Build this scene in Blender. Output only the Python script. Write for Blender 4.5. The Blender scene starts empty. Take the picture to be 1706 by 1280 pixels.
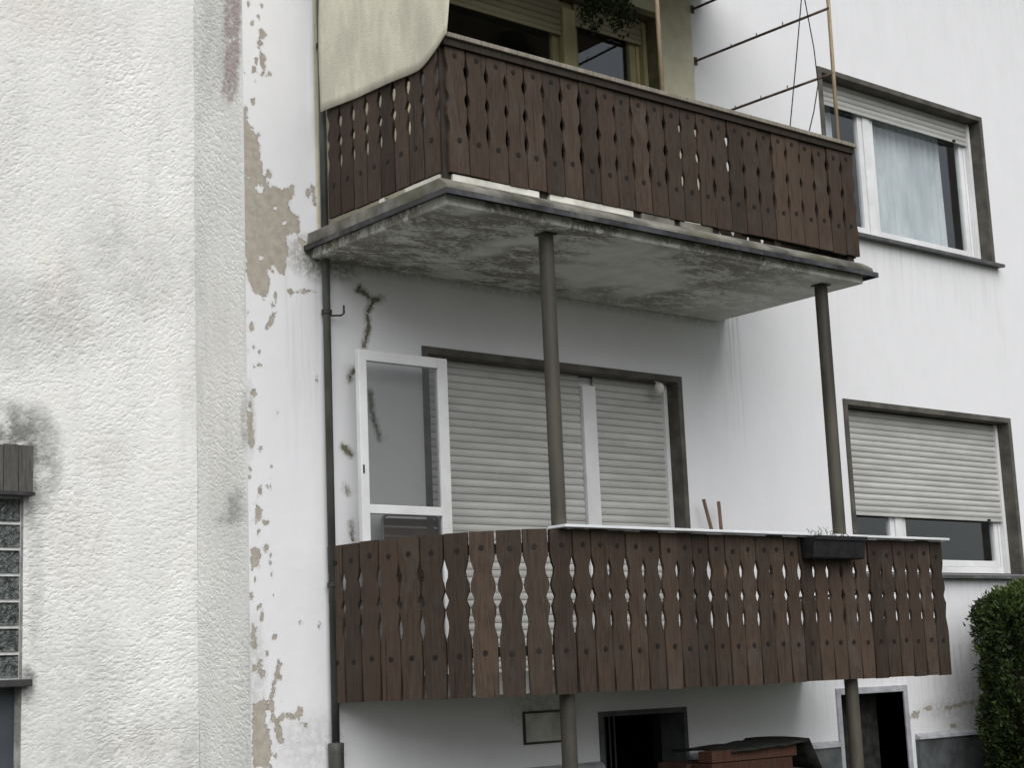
import bpy, math, random
import numpy as np
from mathutils import Matrix, Vector
random.seed(7)
rng = np.random.default_rng(7)
S = bpy.context.scene
COL = S.collection

# ------------------------------------------------------------------ camera
CAM = np.array([-4.7821, -8.0246, -0.4761])
YAW, PITCH, ROLL, FPX = math.radians(40.1381), math.radians(10.1964), math.radians(-2.3855), 2727.5
fw = np.array([math.sin(YAW)*math.cos(PITCH), math.cos(YAW)*math.cos(PITCH), math.sin(PITCH)])
rt0 = np.array([math.cos(YAW), -math.sin(YAW), 0.0]); up0 = np.cross(rt0, fw)
rt = math.cos(ROLL)*rt0 + math.sin(ROLL)*up0
up = -math.sin(ROLL)*rt0 + math.cos(ROLL)*up0
cd = bpy.data.cameras.new('camera'); cam = bpy.data.objects.new('camera', cd); COL.objects.link(cam)
cd.sensor_width = 36.0; cd.sensor_fit = 'HORIZONTAL'; cd.lens = 36.0*FPX/1706.0; cd.clip_end = 3000
M = Matrix(((rt[0], up[0], -fw[0], CAM[0]), (rt[1], up[1], -fw[1], CAM[1]), (rt[2], up[2], -fw[2], CAM[2]), (0, 0, 0, 1)))
cam.matrix_world = M
S.camera = cam

# ------------------------------------------------------------------ light
SUN_EL, SUN_AZ = math.radians(47), math.radians(203)      # azimuth clockwise from +Y
w = bpy.data.worlds.new('World'); S.world = w; w.use_nodes = True
nt = w.node_tree; nt.nodes.clear()
sky = nt.nodes.new('ShaderNodeTexSky'); sky.sky_type = 'NISHITA'; sky.sun_disc = False
sky.sun_elevation = SUN_EL; sky.sun_rotation = SUN_AZ
sky.air_density = 1.0; sky.dust_density = 2.0; sky.ozone_density = 1.0
hs = nt.nodes.new('ShaderNodeHueSaturation'); hs.inputs['Saturation'].default_value = 0.20
bg = nt.nodes.new('ShaderNodeBackground'); bg.inputs['Strength'].default_value = 0.05
ow = nt.nodes.new('ShaderNodeOutputWorld')
nt.links.new(sky.outputs[0], hs.inputs['Color']); nt.links.new(hs.outputs[0], bg.inputs[0]); nt.links.new(bg.outputs[0], ow.inputs[0])
sd = bpy.data.lights.new('sun', 'SUN'); sd.energy = 1.5; sd.angle = math.radians(72); sd.color = (1.0, 0.985, 0.965)
sun = bpy.data.objects.new('sun', sd); COL.objects.link(sun)
sdir = Vector((math.sin(SUN_AZ)*math.cos(SUN_EL), math.cos(SUN_AZ)*math.cos(SUN_EL), math.sin(SUN_EL)))
sun.location = sdir*30; sun.rotation_euler = sdir.to_track_quat('Z', 'Y').to_euler()
S.view_settings.view_transform = 'Standard'; S.view_settings.look = 'None'
S.view_settings.exposure = 0.90; S.view_settings.gamma = 1.0; S.view_settings.use_curve_mapping = False
S.render.engine = 'CYCLES'
S.cycles.max_bounces = 8; S.cycles.transparent_max_bounces = 16

# ------------------------------------------------------------------ pixel -> metres on the plane a thing touches
def ray(x, y): return rt*(x-853)/FPX - up*(y-640)/FPX + fw
def on_y(x, y, Y0=0.0):
    d = ray(x, y); return CAM + d*(Y0-CAM[1])/d[1]
def on_x(x, y, X0=0.0):
    d = ray(x, y); return CAM + d*(X0-CAM[0])/d[0]

# ------------------------------------------------------------------ mesh + object helpers
class MB:
    def __init__(s): s.v = []; s.f = []; s.m = []; s.mi = 0
    def box(s, x0, x1, y0, y1, z0, z1):
        b = len(s.v)
        s.v += [(x0,y0,z0),(x1,y0,z0),(x1,y1,z0),(x0,y1,z0),(x0,y0,z1),(x1,y0,z1),(x1,y1,z1),(x0,y1,z1)]
        for f in ((0,3,2,1),(4,5,6,7),(0,1,5,4),(1,2,6,5),(2,3,7,6),(3,0,4,7)):
            s.f.append(tuple(b+i for i in f)); s.m.append(s.mi)
        return s
    def poly(s, pts):
        b = len(s.v); s.v += [tuple(p) for p in pts]; s.f.append(tuple(range(b, b+len(pts)))); s.m.append(s.mi); return s
    def prism(s, pts, vec):                 # closed outline pts, extruded along vec
        b = len(s.v); n = len(pts)
        s.v += [tuple(p) for p in pts] + [tuple(np.add(p, vec)) for p in pts]
        s.f.append(tuple(b+i for i in range(n))[::-1]); s.m.append(s.mi)
        s.f.append(tuple(b+n+i for i in range(n))); s.m.append(s.mi)
        for i in range(n):
            j = (i+1) % n
            s.f.append((b+i, b+j, b+n+j, b+n+i)); s.m.append(s.mi)
        return s
    def tube(s, path, r, seg=8, caps=True):
        path = [np.array(p, float) for p in path]; n = len(path)
        rs = r if isinstance(r, (list, tuple)) else [r]*n
        b = len(s.v); u = None
        for i, p in enumerate(path):
            t = path[min(i+1, n-1)] - path[max(i-1, 0)]; t = t/np.linalg.norm(t)
            if u is None:
                u = np.cross(t, (0, 0, 1.0)) if abs(t[2]) < .9 else np.cross(t, (1.0, 0, 0))
            u = u - t*np.dot(u, t); u /= np.linalg.norm(u); v = np.cross(t, u)
            for k in range(seg):
                a = 2*math.pi*k/seg; s.v.append(tuple(p + rs[i]*(math.cos(a)*u + math.sin(a)*v)))
        for i in range(n-1):
            for k in range(seg):
                k2 = (k+1) % seg
                s.f.append((b+i*seg+k, b+i*seg+k2, b+(i+1)*seg+k2, b+(i+1)*seg+k)); s.m.append(s.mi)
        if caps:
            s.f.append(tuple(b+k for k in range(seg))[::-1]); s.m.append(s.mi)
            s.f.append(tuple(b+(n-1)*seg+k for k in range(seg))); s.m.append(s.mi)
        return s
    def mesh(s, name, mats, smooth=False, bevel=0):
        me = bpy.data.meshes.new(name); me.from_pydata(s.v, [], s.f); me.update()
        for m in (mats if isinstance(mats, (list, tuple)) else [mats]): me.materials.append(m)
        if len(s.m): me.polygons.foreach_set('material_index', s.m)
        if smooth: me.polygons.foreach_set('use_smooth', [True]*len(s.f))
        return me

def thing(name, label, cat, loc, group=None):
    o = bpy.data.objects.new(name, None); COL.objects.link(o); o.location = loc; o.empty_display_size = .2
    o['label'] = label; o['category'] = cat
    if group: o['group'] = group
    return o
def put(name, me, parent=None, loc=(0,0,0), rot=(0,0,0), label=None, bevel=0.0):
    o = bpy.data.objects.new(name, me); COL.objects.link(o)
    if parent is not None:
        o.parent = parent
        if parent.type == 'EMPTY': o.matrix_parent_inverse = Matrix.Translation(-Vector(parent.location))
    o.location = loc; o.rotation_euler = rot
    if label: o['label'] = label
    if bevel:
        b = o.modifiers.new('bevel', 'BEVEL'); b.width = bevel; b.segments = 2; b.limit_method = 'ANGLE'; b.angle_limit = math.radians(40)
    return o
def tag(o, label, cat, group=None):
    o['label'] = label; o['category'] = cat
    if group: o['group'] = group
    return o
def structure(o): o['kind'] = 'structure'; return o

# ------------------------------------------------------------------ materials
class NT:
    def __init__(s, name):
        s.mat = bpy.data.materials.new(name); s.mat.use_nodes = True; s.t = s.mat.node_tree; s.t.nodes.clear()
        s.out = s.t.nodes.new('ShaderNodeOutputMaterial'); s.b = None
    def n(s, typ, **kw):
        nd = s.t.nodes.new(typ)
        for k, v in kw.items():
            if k in nd.inputs.keys(): pass
            setattr(nd, k, v)
        return nd
    def L(s, a, b): s.t.links.new(a, b)
    def bsdf(s, col=(.5,.5,.5), rough=.7, metal=0, spec=.3):
        b = s.t.nodes.new('ShaderNodeBsdfPrincipled'); s.b = b
        b.inputs['Base Color'].default_value = (*col, 1); b.inputs['Roughness'].default_value = rough
        b.inputs['Metallic'].default_value = metal; b.inputs['Specular IOR Level'].default_value = spec
        s.L(b.outputs[0], s.out.inputs[0]); return b
    def coord(s, kind='Object', scale=(1,1,1), rot=(0,0,0), rnd=False):
        tc = s.t.nodes.new('ShaderNodeTexCoord'); mp = s.t.nodes.new('ShaderNodeMapping')
        mp.inputs['Scale'].default_value = scale; mp.inputs['Rotation'].default_value = rot
        src = tc.outputs[kind]
        if rnd:
            oi = s.t.nodes.new('ShaderNodeObjectInfo'); vm = s.t.nodes.new('ShaderNodeVectorMath'); vm.operation = 'MULTIPLY_ADD'
            vm.inputs[0].default_value = (37, 19, 53); s.L(oi.outputs['Random'], vm.inputs[1]); s.L(src, vm.inputs[2]); src = vm.outputs[0]
        s.L(src, mp.inputs[0]); return mp.outputs[0]
    def pos(s, scale=(1,1,1), rot=(0,0,0)):
        g = s.t.nodes.new('ShaderNodeNewGeometry'); mp = s.t.nodes.new('ShaderNodeMapping')
        mp.inputs['Scale'].default_value = scale; mp.inputs['Rotation'].default_value = rot
        s.L(g.outputs['Position'], mp.inputs[0]); return mp.outputs[0]
    def noise(s, vec, scale=5, detail=4, rough=.6, dist=0):
        nd = s.t.nodes.new('ShaderNodeTexNoise'); nd.inputs['Scale'].default_value = scale; nd.inputs['Detail'].default_value = detail
        nd.inputs['Roughness'].default_value = rough; nd.inputs['Distortion'].default_value = dist
        if vec is not None: s.L(vec, nd.inputs['Vector'])
        return nd.outputs['Fac']
    def voro(s, vec, scale=5, feature='F1'):
        nd = s.t.nodes.new('ShaderNodeTexVoronoi'); nd.feature = feature; nd.inputs['Scale'].default_value = scale
        s.L(vec, nd.inputs['Vector']); return nd.outputs['Distance']
    def math(s, op, a, b=None, c=None, clamp=False):
        nd = s.t.nodes.new('ShaderNodeMath'); nd.operation = op; nd.use_clamp = clamp
        for i, v in enumerate((a, b, c)):
            if v is None: continue
            if isinstance(v, (int, float)): nd.inputs[i].default_value = v
            else: s.L(v, nd.inputs[i])
        return nd.outputs[0]
    def ramp(s, v, a, b, lo=0., hi=1., smooth=True):
        nd = s.t.nodes.new('ShaderNodeMapRange'); nd.interpolation_type = 'SMOOTHSTEP' if smooth else 'LINEAR'
        for k, x in (('From Min', a), ('From Max', b), ('To Min', lo), ('To Max', hi)): nd.inputs[k].default_value = x
        s.L(v, nd.inputs['Value']); return nd.outputs[0]
    def mix(s, f, a, b, mode='MIX'):
        nd = s.t.nodes.new('ShaderNodeMix'); nd.data_type = 'RGBA'; nd.blend_type = mode
        for i, v in ((0, f), (6, a), (7, b)):
            if isinstance(v, (int, float)): nd.inputs[i].default_value = v
            elif isinstance(v, tuple): nd.inputs[i].default_value = (*v, 1)
            else: s.L(v, nd.inputs[i])
        return nd.outputs[2]
    def attr(s, name):
        nd = s.t.nodes.new('ShaderNodeAttribute'); nd.attribute_name = name; return nd.outputs['Fac']
    def rand(s): return s.t.nodes.new('ShaderNodeObjectInfo').outputs['Random']
    def bump(s, h, strength=.5, dist=.01, prev=None):
        nd = s.t.nodes.new('ShaderNodeBump'); nd.inputs['Strength'].default_value = strength; nd.inputs['Distance'].default_value = dist
        s.L(h, nd.inputs['Height'])
        if prev is not None: s.L(prev, nd.inputs['Normal'])
        return nd.outputs[0]
    def col(s, c): s.L(c, s.b.inputs['Base Color'])
    def nrm(s, c): s.L(c, s.b.inputs['Normal'])
    def rgh(s, c): s.L(c, s.b.inputs['Roughness'])

def m_simple(name, col, rough=.6, metal=0, var=.12, scale=8, bump=.15, bdist=.002, stretch=(1,1,1), spec=.3, rndv=0.0, dirt_tone=None, dirt_amt=0.):
    n = NT(name); n.bsdf(col, rough, metal, spec); v = n.coord('Object', stretch, rnd=True)
    a = n.noise(v, scale, 6); d = tuple(max(0, c*(1-2.2*var)) for c in col); l = tuple(min(1, c*(1+1.2*var)) for c in col)
    c = n.mix(n.ramp(a, .3, .72), d, l)
    if dirt_tone:
        k = n.ramp(n.noise(v, scale*.45, 7, .7), .5, .72); c = n.mix(n.math('MULTIPLY', k, dirt_amt), c, dirt_tone)
    if rndv:
        r = n.ramp(n.rand(), 0, 1, 1-rndv, 1+rndv, False); c2 = n.t.nodes.new('ShaderNodeVectorMath'); c2.operation = 'SCALE'
        n.L(c, c2.inputs[0]); n.L(r, c2.inputs['Scale']); c = c2.outputs[0]
    n.col(c)
    if bump: n.nrm(n.bump(n.noise(v, scale*6, 5), bump, bdist))
    n.rgh(n.ramp(n.noise(v, scale*2, 3), .3, .7, rough-.08, min(1, rough+.12)))
    return n.mat

def m_facade():
    n = NT('facade_paint'); n.bsdf((.8,.8,.8), .75, 0, .2)
    p = n.pos(); peel = n.attr('peel'); dirt_tone = n.attr('dirt_tone'); cream = n.attr('cream'); moss = n.attr('moss')
    w1 = n.noise(p, 19, 7, .7); w2 = n.noise(p, 70, 4, .6)
    f = n.math('ADD', peel, n.math('MULTIPLY', n.math('SUBTRACT', w1, .5), .10))
    f = n.math('ADD', f, n.math('MULTIPLY', n.math('SUBTRACT', w2, .5), .038))
    mask = n.ramp(f, -.0005, .0015)
    halo = n.ramp(f, -.016, -.001)
    st = n.noise(n.pos((1.4, 1.4, .8)), 2.6, 8, .72)
    white = n.mix(n.ramp(st, .3, .8), (.80, .805, .83), (.76, .765, .785))
    fine = n.noise(p, 9, 7, .7)
    white = n.mix(n.ramp(fine, .6, .8, 0, .2), white, (.62, .61, .58))
    drip = n.math('MULTIPLY', n.attr('drip'), n.ramp(n.noise(n.pos((26, 26, 1.3)), 1.0, 6, .65), .42, .72))
    white = n.mix(n.math('MINIMUM', drip, .6), white, (.34, .335, .31))
    spk = n.ramp(n.noise(p, 48, 6, .75), .66, .74, 0, .35); white = n.mix(spk, white, (.58, .575, .55))
    crm = n.mix(n.ramp(fine, .35, .7), (.70, .67, .52), (.60, .565, .41))
    white = n.mix(cream, white, crm)
    d = n.math('MULTIPLY', dirt_tone, n.ramp(n.noise(p, 26, 7, .72), .30, .62))
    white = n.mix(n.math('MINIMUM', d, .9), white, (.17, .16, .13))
    mo = n.math('MULTIPLY', moss, n.ramp(n.noise(p, 30, 6, .7), .35, .6))
    white = n.mix(n.math('MINIMUM', mo, .85), white, (.12, .12, .065))
    tan = n.mix(n.ramp(n.noise(p, 20, 6, .6), .3, .7), (.47, .43, .37), (.36, .325, .275))
    tan = n.mix(n.math('MULTIPLY', moss, .8, clamp=True), tan, (.10, .098, .058))
    c = n.mix(n.math('MULTIPLY', halo, .45), white, (.60, .58, .55))
    c = n.mix(mask, c, tan)
    n.col(c)
    h = n.bump(n.noise(p, 130, 6, .7), .35, .003)
    h = n.bump(n.noise(p, 9, 6, .6), .35, .008, h)
    h = n.bump(n.math('SUBTRACT', 1.0, mask), 1.0, .008, h)
    n.nrm(h); return n.mat

def m_rough():
    n = NT('rough_render'); n.bsdf((.7,.7,.68), .9, 0, .1)
    p = n.pos(); dirt_tone = n.attr('dirt_tone'); red = n.attr('moss'); yel = n.attr('cream')
    st = n.noise(n.pos((2.5, 2.5, .8)), 1.6, 5, .6)
    c = n.mix(n.ramp(st, .3, .75), (.80, .80, .79), (.72, .72, .71))
    c = n.mix(n.ramp(n.noise(p, 2.3, 5, .6), .56, .75, 0, .2), c, (.72, .70, .60))
    c = n.mix(n.ramp(n.noise(n.pos((7, 7, .9)), 1.0, 7, .7), .5, .78, 0, .4), c, (.50, .50, .485))
    c = n.mix(n.ramp(n.noise(p, 6.5, 8, .75), .56, .74, 0, .42), c, (.50, .50, .48))
    c = n.mix(n.math('MULTIPLY', yel, .28), c, (.66, .60, .44))
    d = n.math('MULTIPLY', dirt_tone, n.ramp(n.noise(p, 9, 8, .75), .25, .65))
    c = n.mix(n.math('MINIMUM', d, .88), c, (.13, .13, .125))
    r = n.math('MULTIPLY', red, n.ramp(n.noise(p, 12, 7, .7), .3, .6))
    c = n.mix(n.math('MINIMUM', r, .6), c, (.26, .17, .17))
    n.col(c)
    # thrown render: flecks run diagonally above, level below
    sp = n.t.nodes.new('ShaderNodeSeparateXYZ'); g = n.t.nodes.new('ShaderNodeNewGeometry'); n.L(g.outputs['Position'], sp.inputs[0])
    k = n.ramp(sp.outputs[2], .4, 1.9)
    hi = n.noise(n.pos((1, 1, 2.0), (0, math.radians(35), 0)), 38, 8, .74)
    lo = n.noise(n.pos((.85, .85, 2.4)), 38, 8, .74)
    mixh = n.t.nodes.new('ShaderNodeMix'); n.L(k, mixh.inputs[0]); n.L(lo, mixh.inputs[2]); n.L(hi, mixh.inputs[3])
    pit = n.ramp(mixh.outputs[0], .30, .44)
    h = n.bump(pit, .36, .007)
    h = n.bump(mixh.outputs[0], .40, .008, h)
    h = n.bump(n.noise(p, 150, 5, .7), .5, .003, h)
    n.nrm(h); return n.mat

def m_slab():
    n = NT('flaking_concrete'); n.bsdf((.4,.4,.37), .9, 0, .1); p = n.pos()
    a = n.noise(n.pos((1, 1.9, 1)), 3.2, 10, .82, .4)
    b = n.noise(n.pos((1, 2.4, 1)), 26, 8, .78)
    k = n.ramp(n.math('ADD', a, n.math('MULTIPLY', n.math('SUBTRACT', b, .5), .6)), .48, .52)
    k = n.math('MULTIPLY', k, n.ramp(n.noise(p, 1.1, 2), .38, .5))
    sx = n.t.nodes.new('ShaderNodeSeparateXYZ'); n.L(p, sx.inputs[0]); k = n.math('MULTIPLY', k, n.ramp(sx.outputs[0], 2.9, 3.9, 1.0, .25))
    pale = n.mix(n.ramp(n.noise(p, 7, 5), .3, .7), (.70, .70, .665), (.58, .58, .545))
    dark = n.mix(n.ramp(b, .35, .65), (.215, .20, .165), (.31, .295, .25))
    n.col(n.mix(k, pale, dark))
    n.nrm(n.bump(k, .6, .004, n.bump(n.noise(p, 60, 6), .4, .004))); return n.mat

def m_wood(name, base, grey, rndv=.3, gk=.55, rough=.72, warm=None):
    n = NT(name); n.bsdf(base, rough, 0, .25)
    v = n.coord('Object', (1, 1, .09), rnd=True); v2 = n.coord('Object', (1, 1, .5), rnd=True)
    g = n.noise(v, 90, 5, .65); big = n.noise(v2, 9, 6, .65)
    c = n.mix(n.ramp(g, .3, .7), tuple(x*.62 for x in base), tuple(x*1.3 for x in base))
    c = n.mix(n.ramp(big, .46, .72, 0, gk), c, grey)
    c = n.mix(n.ramp(n.noise(v2, 25, 5, .7), .64, .78, 0, .5), c, tuple(x*1.6+.02 for x in grey))
    if warm:
        hsh = n.math('FRACT', n.math('MULTIPLY', n.rand(), 7.31))
        c = n.mix(n.ramp(hsh, .45, 1.0, 0, .4), c, warm)
        c = n.mix(n.math('MULTIPLY', n.ramp(n.noise(v2, 5, 5, .7), .5, .66), .55), c, warm)
        split = n.ramp(n.noise(n.coord('Object', (1, 1, .03), rnd=True), 60, 3, .5), .66, .70)
        c = n.mix(n.math('MULTIPLY', split, .7), c, (.012, .009, .007))
    r = n.ramp(n.rand(), 0, 1, 1-rndv, 1+rndv, False); sc = n.t.nodes.new('ShaderNodeVectorMath'); sc.operation = 'SCALE'
    n.L(c, sc.inputs[0]); n.L(r, sc.inputs['Scale']); n.col(sc.outputs[0])
    n.nrm(n.bump(g, .5, .002)); n.rgh(n.ramp(big, .3, .7, rough-.12, rough+.12)); return n.mat

def m_glass(name, tint=(.93,.96,.95), k=1.0):
    n = NT(name); tr = n.t.nodes.new('ShaderNodeBsdfTransparent'); tr.inputs[0].default_value = (*tint, 1)
    gl = n.t.nodes.new('ShaderNodeBsdfGlossy'); gl.inputs['Roughness'].default_value = .015; gl.inputs['Color'].default_value = (.95, .97, 1, 1)
    ge = n.t.nodes.new('ShaderNodeNewGeometry'); dp_ = n.t.nodes.new('ShaderNodeVectorMath'); dp_.operation = 'DOT_PRODUCT'
    n.L(ge.outputs['Normal'], dp_.inputs[0]); n.L(ge.outputs['Incoming'], dp_.inputs[1])
    sch = n.math('MULTIPLY_ADD', n.math('POWER', n.math('SUBTRACT', 1.0, n.math('ABSOLUTE', dp_.outputs['Value']), clamp=True), 5.0), .96, .04)
    mx = n.t.nodes.new('ShaderNodeMixShader'); f = n.math('MULTIPLY', sch, k, clamp=True)
    wob = n.bump(n.noise(n.pos(), 2.2, 1), .02, .05); n.L(wob, gl.inputs['Normal'])
    n.L(f, mx.inputs[0]); n.L(tr.outputs[0], mx.inputs[1]); n.L(gl.outputs[0], mx.inputs[2]); n.L(mx.outputs[0], n.out.inputs[0]); return n.mat

def m_cloth(name, col, tr=.35, scale=60, rough_bump=.5):
    n = NT(name); v = n.pos()
    c = n.mix(n.ramp(n.noise(n.pos((1, 1, .35)), 5, 6, .65), .3, .72), tuple(x*.8 for x in col), tuple(min(1, x*1.12) for x in col))
    df = n.t.nodes.new('ShaderNodeBsdfDiffuse'); tl = n.t.nodes.new('ShaderNodeBsdfTranslucent'); mx = n.t.nodes.new('ShaderNodeMixShader')
    n.L(c, df.inputs[0]); n.L(c, tl.inputs[0]); mx.inputs[0].default_value = tr
    b = n.bump(n.noise(v, scale, 4, .6), rough_bump, .004); n.L(b, df.inputs['Normal'])
    n.L(df.outputs[0], mx.inputs[1]); n.L(tl.outputs[0], mx.inputs[2]); n.L(mx.outputs[0], n.out.inputs[0]); return n.mat

def m_leaf(name, dark, light):
    n = NT(name); c = n.mix(n.attr('tone'), dark, light)
    df = n.t.nodes.new('ShaderNodeBsdfPrincipled'); df.inputs['Roughness'].default_value = .55; df.inputs['Specular IOR Level'].default_value = .25
    tl = n.t.nodes.new('ShaderNodeBsdfTranslucent'); mx = n.t.nodes.new('ShaderNodeMixShader'); mx.inputs[0].default_value = .25
    n.L(c, df.inputs['Base Color']); n.L(c, tl.inputs[0]); n.L(df.outputs[0], mx.inputs[1]); n.L(tl.outputs[0], mx.inputs[2]); n.L(mx.outputs[0], n.out.inputs[0]); return n.mat

FACADE = m_facade(); ROUGH = m_rough(); SLAB = m_slab()
BOARD = m_wood('brown_stained_board', (.050, .034, .024), (.072, .063, .054), .30, warm=(.068, .045, .031))
RAILW = m_wood('dark_rail_wood', (.035, .026, .020), (.05, .046, .04), .2)
CAPW = m_wood('weathered_cap', (.24, .215, .18), (.36, .33, .28), .1)
TIMBER = m_wood('reddish_timber', (.085, .040, .026), (.075, .06, .05), .4, .35)
STICK = m_wood('handle_wood', (.15, .10, .065), (.17, .14, .11), .2)
POLEW = m_wood('pale_pole', (.42, .33, .22), (.36, .30, .22), .1, .4)
CEILW = m_wood('ceiling_boarding', (.13, .085, .05), (.16, .12, .08), .35)
FASCIA = m_wood('grey_fascia_wood', (.085, .083, .078), (.14, .137, .13), .2)
NAIL = m_simple('nail_head', (.012, .010, .009), .6, .0, .1)
STEEL = m_simple('painted_post', (.070, .064, .052), .55, 0, .2, 6, .25, .002, (1, 1, .3), .3, 0, (.17, .16, .13), .5)
PIPE = m_simple('downpipe_paint', (.075, .08, .072), .5, 0, .25, 5, .2, .002, (1, 1, .3), .3, 0, (.16, .16, .14), .6)
DARKM = m_simple('dark_metal', (.04, .04, .04), .5, .0, .2, 10)
ROD = m_simple('rusty_rod', (.15, .105, .075), .6, 0, .3, 14)
DRIP = m_simple('dark_drip_sheet', (.045, .046, .052), .45, 0, .35, 5, .3, .003, (1, 1, 1), .4, 0, (.2, .2, .19), .7)
SCREED = m_simple('mossy_screed', (.21, .205, .18), .9, 0, .3, 4, .5, .006, (1, 1, 1), .1, 0, (.12, .12, .075), .85)
KERB = m_simple('white_kerb', (.72, .71, .64), .8, 0, .1, 6, .3, .003, (1, 1, 1), .2, 0, (.4, .38, .3), .5)
PVC = m_simple('white_window_plastic', (.78, .79, .80), .42, 0, .05, 3, .03, .001, (1, 1, 1), .4, 0, (.5, .49, .46), .35)
OLIVE = m_simple('yellow_olive_frame', (.40, .36, .20), .5, 0, .15, 4, .1, .001, (1, 1, .4), .35, 0, (.26, .23, .12), .6)
SHUT = m_simple('grey_shutter_slat', (.50, .50, .485), .5, 0, .07, 3, .05, .001, (.5, 1, 1), .35, .05, (.34, .335, .31), .5)
SHUTY = m_simple('yellow_brown_slat', (.30, .27, .18), .5, 0, .08, 3, .05, .001, (.5, 1, 1), .35, .05, (.25, .23, .15), .5)
SURR = m_simple('brown_grey_surround', (.105, .098, .085), .7, 0, .18, 7, .3, .002, (1, 1, 1), .25, 0, (.16, .15, .13), .5)
SILL = m_simple('dark_stone_sill', (.10, .10, .105), .5, 0, .2, 9, .2, .002, (1, 1, 1), .4, 0, (.22, .22, .22), .5)
LEDGE = m_simple('pale_metal_cap', (.74, .77, .80), .4, .0, .06, 5, .1, .001, (1, 1, 1), .5, 0, (.5, .52, .52), .4)
CONC = m_simple('pale_concrete', (.42, .43, .46), .85, 0, .12, 8, .4, .003, (1, 1, 1), .15, 0, (.25, .25, .25), .6)
PLINTH = m_simple('grey_plinth_paint', (.115, .125, .13), .8, 0, .2, 5, .4, .003, (1, 1, 1), .15, 0, (.2, .2, .19), .5)
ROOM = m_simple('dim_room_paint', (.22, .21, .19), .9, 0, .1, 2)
FLOORC = m_simple('balcony_floor', (.22, .22, .21), .9, 0, .15, 6)
BLACKP = m_simple('black_plastic', (.016, .016, .018), .6, 0, .2, 12, .2, .001, (1, 1, 1), .3)
CHAIRP = m_simple('brown_chair_slat', (.12, .07, .05), .5, 0, .15, 10)
TUBEM = m_simple('grey_chair_tube', (.30, .31, .33), .35, .4, .1, 12)
FELT_DARK = m_simple('felt_and_dark_interior', (.03, .03, .028), .9, 0, .3, 14, .5, .004)
GBLOCK = NT('glass_block_glass'); GBLOCK.bsdf((.05, .058, .056), .12, 0, .6)
_p = GBLOCK.coord('Object', rnd=True); GBLOCK.nrm(GBLOCK.bump(GBLOCK.noise(_p, 38, 3, .6, .6), .9, .02))
GBLOCK.col(GBLOCK.mix(GBLOCK.ramp(GBLOCK.noise(_p, 30, 5, .7), .35, .7), (.022, .026, .025), (.14, .16, .155))); GBLOCK = GBLOCK.mat
MORTAR = m_simple('pale_mortar', (.72, .73, .72), .9, 0, .1, 20)
DOORB = m_simple('blue_grey_door', (.065, .075, .088), .45, 0, .08, 3, .05, .001)
GLASS = m_glass('window_glass', (.94, .965, .97), 2.2)
GLASSD = m_glass('grey_door_glass', (.76, .76, .755), 1.1)
CURT = m_cloth('sheer_curtain', (.93, .95, .97), .22, 40, .1)
SCREEN = m_cloth('yellowed_screen_cloth', (.86, .83, .70), .2, 95, 1.0)
DARKSHEET = m_cloth('dark_gap_sheet', (.028, .03, .022), .05, 60, .3)
GROUND = NT('ground_paving'); GROUND.bsdf((.2, .2, .19), .9, 0, .1)
GROUND.col(GROUND.mix(GROUND.ramp(GROUND.noise(GROUND.pos(), .35, 8, .65), .42, .58), (.075, .074, .072), (.045, .06, .025)))
GROUND.nrm(GROUND.bump(GROUND.noise(GROUND.pos(), 30, 5), .5, .02)); GROUND = GROUND.mat
CERAM = m_simple('white_lamp_glass', (.75, .74, .70), .25, 0, .05, 5)
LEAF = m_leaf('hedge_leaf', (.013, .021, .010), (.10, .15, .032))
BARK = m_simple('hedge_bark', (.05, .04, .03), .9, 0, .3, 20)

# ------------------------------------------------------------------ fields traced on the walls (wear, paint and darker bands)
def seg_dist(P, a, b):
    ab = b-a; t = np.clip(((P-a)@ab)/max(ab@ab, 1e-12), 0, 1); return np.linalg.norm(P-(a+t[:, None]*ab), axis=1)
def poly_sd(P, poly):
    d = np.full(len(P), 1e9); ins = np.zeros(len(P), bool); n = len(poly)
    for i in range(n):
        a, b = poly[i], poly[(i+1) % n]; d = np.minimum(d, seg_dist(P, a, b))
        cond = ((a[1] > P[:, 1]) != (b[1] > P[:, 1]))
        with np.errstate(divide='ignore', invalid='ignore'):
            xi = (b[0]-a[0])*(P[:, 1]-a[1])/(b[1]-a[1]+1e-12)+a[0]
        ins ^= cond & (P[:, 0] < xi)
    return np.where(ins, d, -d)
def line_sd(P, pts, wd):
    d = np.full(len(P), 1e9)
    for a, b in zip(pts[:-1], pts[1:]): d = np.minimum(d, seg_dist(P, a, b))
    return wd-d
def blob(P, c, rx, rz, hard=1.0):
    q = ((P[:, 0]-c[0])/rx)**2 + ((P[:, 1]-c[1])/rz)**2
    return np.clip(1.15-q, 0, 1)**hard

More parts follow.
